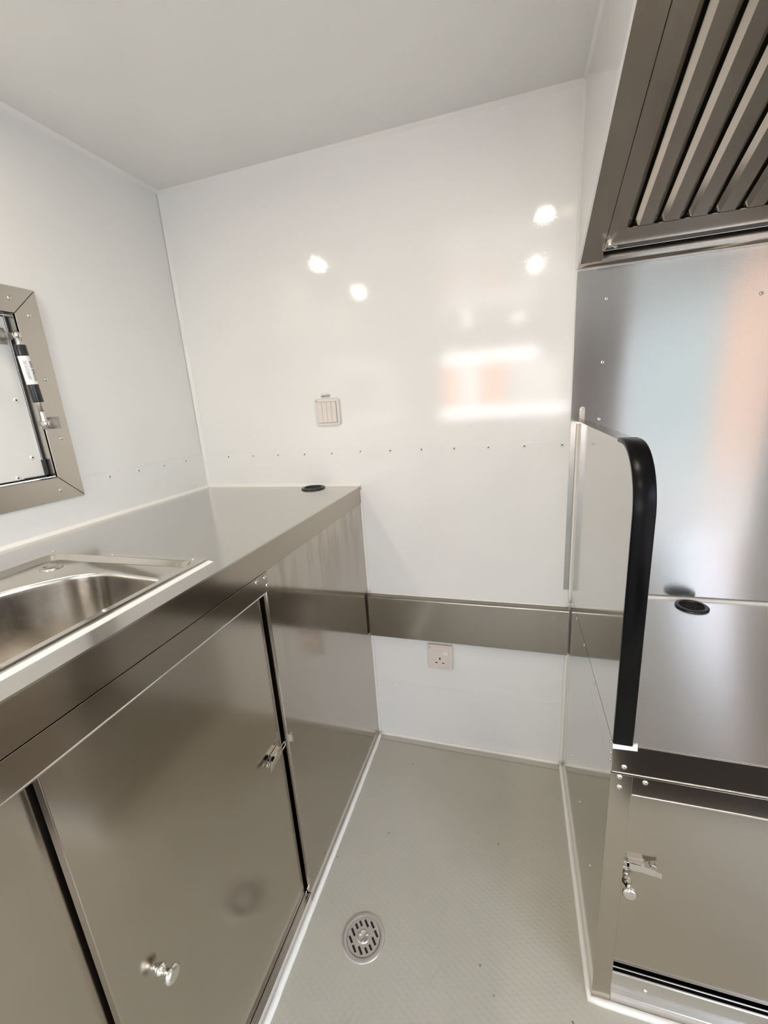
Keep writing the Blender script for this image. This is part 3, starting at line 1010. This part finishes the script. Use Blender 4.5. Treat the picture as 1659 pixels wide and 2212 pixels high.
box(bm, XP + 0.0335, W - 0.004, -0.574, -0.562, 0.085, 0.545)
bevel_all(bm, 0.001, 2)
rdoor = obj('sliding_door', bm, M['steel_front'], rc)
knob(rdoor, (1.2795, -0.574, 0.3085), (0, -1, 0))
latch(rdoor, (1.288, -0.574, 0.3600), (1, 0, 0), (0, -1, 0), False)
# double track on the sill
trk = BM()
x0, x1 = XP + 0.0340, W - 0.004
box(trk, x0, x1, YR, YR + 0.0015, 0.0, 0.027)
box(trk, x0, x1, YR, YR + 0.010, 0.027, 0.0285)
box(trk, x0, x1, YR + 0.0085, YR + 0.010, 0.0285, 0.074)
box(trk, x0, x1, YR + 0.0085, YR + 0.0115, 0.074, 0.076)
box(trk, x0, x1, YR + 0.0150, YR + 0.0175, 0.030, 0.080)
box(trk, x0, x1, YR + 0.010, YR + 0.040, 0.030, 0.032)
bevel_all(trk, 0.0005, 1)
obj('bottom_track', trk, M['alu'], rc)
inst('rivet', DOME, (1.3275, YR + 0.0085, 0.047), FACE_MY, rc)
bm = BM()
box(bm, XP + 0.01, W - 0.01, -0.02, -0.012, 0.002, 0.57)
box(bm, XP + 0.01, W - 0.01, -0.55, -0.02, 0.002, 0.03)
obj('carcass', bm, M['dark'], rc)

pa = thing('partition_screen', (1.245, -0.3, ZR), 'upright steel partition with rounded corner and black edge trim', 'partition')
PT = 0.028
ZT = 1.133
yc, zc_, rr = -0.497, 1.033, 0.100
arc = [(yc - rr * math.sin(a), zc_ + rr * math.cos(a)) for a in [math.pi / 2 * i / 16 for i in range(17)]]
bm = BM()
outline = [(-0.0062, ZR + 0.0015), (-0.0062, ZT)] + arc + [(YR - 0.002, ZR + 0.0015)]
prism(bm, [(XP, y, z) for y, z in outline], (PT, 0, 0))
obj('screen_panel', bm, M['steel_mirror'], pa)
bm = BM()       # black U-shaped edge trim over the front edge and the corner
path = [(-0.470, ZT, 0, 1)] + [(y, z, -math.sin(a), math.cos(a)) for (y, z), a in zip(arc, [math.pi / 2 * i / 16 for i in range(17)])] + [(YR - 0.002, ZR + 0.004, -1, 0)]
sec = []
for (y, z, ny, nz) in path:
    o_ = 0.0026
    i_ = -0.0035
    pr = [(XP - 0.0008, i_), (XP - 0.0008, o_ - 0.0012), (XP + 0.0008, o_), (XP + PT - 0.0008, o_), (XP + PT + 0.0008, o_ - 0.0012), (XP + PT + 0.0008, i_)]
    sec.append([bm.verts.new((x, y + ny * d, z + nz * d)) for x, d in pr])
for a, b_ in zip(sec[:-1], sec[1:]):
    for k in range(5):
        f = bm.faces.new((a[k], a[k + 1], b_[k + 1], b_[k])); f.smooth = True
    bm.faces.new((a[5], a[0], b_[0], b_[5]))
bm.faces.new(sec[0]); bm.faces.new(sec[-1][::-1])
et = obj('edge_trim', bm, M['black_trim'], pa)
tag(et, 'black rubber edge trim')
bm = BM()       # white sealant dab at the foot
prism(bm, [(XP - 0.001, YR - 0.0055, ZR - 0.005), (XP + 0.036, YR - 0.0045, ZR - 0.004), (XP + 0.036, YR - 0.002, ZR + 0.008), (XP + PT, YR - 0.002, ZR + 0.005), (XP - 0.001, YR - 0.004, ZR + 0.003)], (0, 0.003, 0))
obj('sealant_dab', bm, M['film'], pa)

# ------------------------------------------------------------------ range hood
hood = thing('range_hood', (1.78, -0.35, ZH), 'stainless range hood with slanted baffle filters and white side', 'range hood')
cT, sT = math.cos(TH), math.sin(TH)
def HP(x, s_, n_=0.0):
    """point on the slanted hood face: s_ up the slope from the wall, n_ out of the face (downwards)"""
    return Vector((x, -s_ * cT - n_ * sT, ZH + s_ * sT - n_ * cT))
def hslab(b_, x0, x1, s0, s1, n0, n1):
    prism(b_, [HP(x0, s0, n0), HP(x1, s0, n0), HP(x1, s1, n0), HP(x0, s1, n0)], HP(0, 0, n1) - HP(0, 0, n0))
SM = 0.76
tip = HP(0, SM)
bm = BM()
prism(bm, [(XH, -0.002, ZH), (XH, tip.y, tip.z), (XH, tip.y, H - 0.001), (XH, -0.002, H - 0.001)], (0.004, 0, 0))
obj('side_panel', bm, M['hood_white'], hood)
bm = BM()
hslab(bm, XH + 0.0004, 1.2590, 0.0, SM, 0.0, -0.0015)
hslab(bm, 1.2590, W - 0.002, 0.0, 0.0500, 0.0, -0.0015)
hslab(bm, 1.2590, W - 0.002, 0.62, SM, 0.0, -0.0015)
box(bm, XH + 0.0004, W - 0.002, tip.y - 0.0015, tip.y, tip.z, H - 0.001)
bevel_all(bm, 0.0005, 1)
obj('hood_frame', bm, M['steel_hood'], hood)
bm = BM()     # rolled bottom flange against the wall
pts = []
for k in range(9):
    a = math.pi * k / 8
    pts.append(HP(XH + 0.0006, 0.010 - 0.0095 * math.cos(a), 0.0004 + 0.0040 * math.sin(a)))
prism(bm, pts, (W - 0.003 - XH, 0, 0))
for f in bm.faces:
    f.smooth = len(f.verts) == 4
obj('rolled_flange', bm, M['steel_hood'], hood)
bm = BM()     # drip tray lip
prism(bm, [HP(1.2590, 0.0270, 0.0005), HP(1.2590, 0.0270, 0.0105), HP(1.2590, 0.0490, 0.0195), HP(1.2590, 0.0490, 0.0005)], (W - 0.005 - 1.2590, 0, 0))
bevel_all(bm, 0.0006, 1)
obj('drip_tray', bm, M['alu'], hood)
bm = BM()     # dark hollow behind the filters
hslab(bm, 1.2595, W - 0.003, 0.0505, 0.6195, -0.040, -0.042)
obj('plenum', bm, M['dark'], hood)
def baffle_filter(x0, n):
    p = 0.0490
    fx0, fx1 = x0, x0 + 0.0460 + n * p + 0.0210
    b_ = BM()
    hslab(b_, fx0, fx1, 0.0650, 0.1110, 0.0012, -0.0005)
    hslab(b_, fx0, fx1, 0.5600, 0.6150, 0.0012, -0.0005)
    hslab(b_, fx0, fx0 + 0.0330, 0.1110, 0.5600, 0.0012, -0.0005)
    hslab(b_, fx1 - 0.0080, fx1, 0.1110, 0.5600, 0.0012, -0.0005)
    flt = obj('baffle_filter', b_, M['steel_hood'], hood)
    # left border bends up into the filter at the first slot
    bb = BM()
    def bent(x_a, x_b, left, right):
        g_ = 0.0045
        prof = []
        if left: prof.append((x_a - 0.0090, -0.0070))
        prof += [(x_a, 0.0010), (x_b, 0.0010)]
        if right: prof.append((x_b + 0.0090, -0.0070))
        for (xa, na), (xb, nb) in zip(prof[:-1], prof[1:]):
            lo, hi = 0.1125 + g_ * 0, 0.5590
            va = [bb.verts.new(HP(xa, lo, na)), bb.verts.new(HP(xb, lo, nb)), bb.verts.new(HP(xb, hi, nb)), bb.verts.new(HP(xa, hi, na))]
            bb.faces.new(va)
    for i in range(n):
        bb = BM()
        xs = fx0 + 0.0460 + i * p
        bent(xs + 0.0125, xs + 0.0365, True, True)
        bmesh.ops.remove_doubles(bb, verts=bb.verts, dist=1e-6)
        o_ = obj('baffle', bb, M['steel_hood'], flt)
        sm = o_.modifiers.new('solid', 'SOLIDIFY'); sm.thickness = 0.0009; sm.offset = 0
    bb = BM()
    bent(fx0 + 0.0330, fx0 + 0.0335, False, True)
    o_ = obj('baffle', bb, M['steel_hood'], flt)
    sm = o_.modifiers.new('solid', 'SOLIDIFY'); sm.thickness = 0.0009; sm.offset = 0
    return flt, fx1
f1, xe = baffle_filter(1.2596, 9)
f2, xe2 = baffle_filter(xe + 0.002, 6)
# wing screw
c = HP(1.2675, 0.0790, 0.0012)
nh = (HP(0, 0, 1) - HP(0, 0, 0)).normalized()
bm = BM()
lathe(bm, c, nh, [(0, 0.0070), (0.003, 0.0065), (0.008, 0.0048), (0.012, 0.0044), (0.0125, 0)], 16)
up = (HP(0, 1) - HP(0, 0)).normalized()
for sgn in (-1, 1):
    lat = Vector((1, 0, 0)) * sgn
    b0 = c + nh * 0.004 + lat * 0.003
    prism(bm, [b0, b0 + lat * 0.006 + nh * 0.002, b0 + lat * 0.0125 + nh * 0.013, b0 + lat * 0.009 + nh * 0.016, b0 + nh * 0.007], up * 0.0022)
obj('wing_screw', bm, M['chrome'], hood)

bm = BM()
box(bm, 1.40, 2.12, -2.15, -1.10, 0.0005, 0.009)  # invented dark mat, makes the low worktop lip reflect dark
bevel_all(bm, 0.003, 1)
mat_ = obj('rubber_mat', bm, mat_plain('dark_brown_rubber', (0.026, 0.019, 0.015), 0.8, 0.0, 0.2))
tag(mat_, 'black rubber mat on the floor inside the open doorway', 'mat')

# ------------------------------------------------------------------ outside the openings
bm = BM(); box(bm, -40, 40, -60, 20, -0.55, -0.50)
g_ = struct('ground_outside', bm, M['concrete'], 'pale concrete yard outside the trailer')
bm = BM()
box(bm, WX0 - 0.1, WX1 + 0.15, -D - 0.42, -D - 0.062, 1.085, 1.10)
bevel_all(bm, 0.004, 2)
sh = obj('serving_shelf', bm, M['alu'])
tag(sh, 'metal serving shelf outside the far window', 'shelf')
bld = thing('yard_building', (0.0, -9.2, -0.5), 'pale yard building with orange pillars beyond the serving window', 'building')
bm = BM(); box(bm, -9, 2.15, -9.6, -9.2, -0.5, 1.95); obj('wall', bm, M['render_wall'], bld)
for x, hw in ((-5.2, .4), (-3.4, .4), (-1.9, .4), (-0.36, .18), (0.565, .275)):
    bm = BM(); box(bm, x - hw, x + hw, -9.2, -9.05, -0.5, 1.95); obj('pillar', bm, M['orange'], bld)
bm = BM(); box(bm, -0.17, 0.28, -9.2, -9.08, -0.5, 1.9); obj('door', bm, M['film'], bld)
hall = thing('yard_hall', (5.6, -9.0, -0.5), 'tall pale blue-grey hall with orange posts beyond the open doorway', 'building')
bm = BM(); box(bm, 2.2, 12.0, -9.18, -9.0, -0.5, 4.2); obj('wall', bm, M['hall_wall'], hall)  # unseen wall added in place of low sky, keeps the splashback dimmer
for x in (5.15, 5.78, 8.0):
    bm = BM(); box(bm, x - 0.055, x + 0.055, -9.0, -8.8, -0.5, 4.2); obj('post', bm, M['post_orange'], hall)
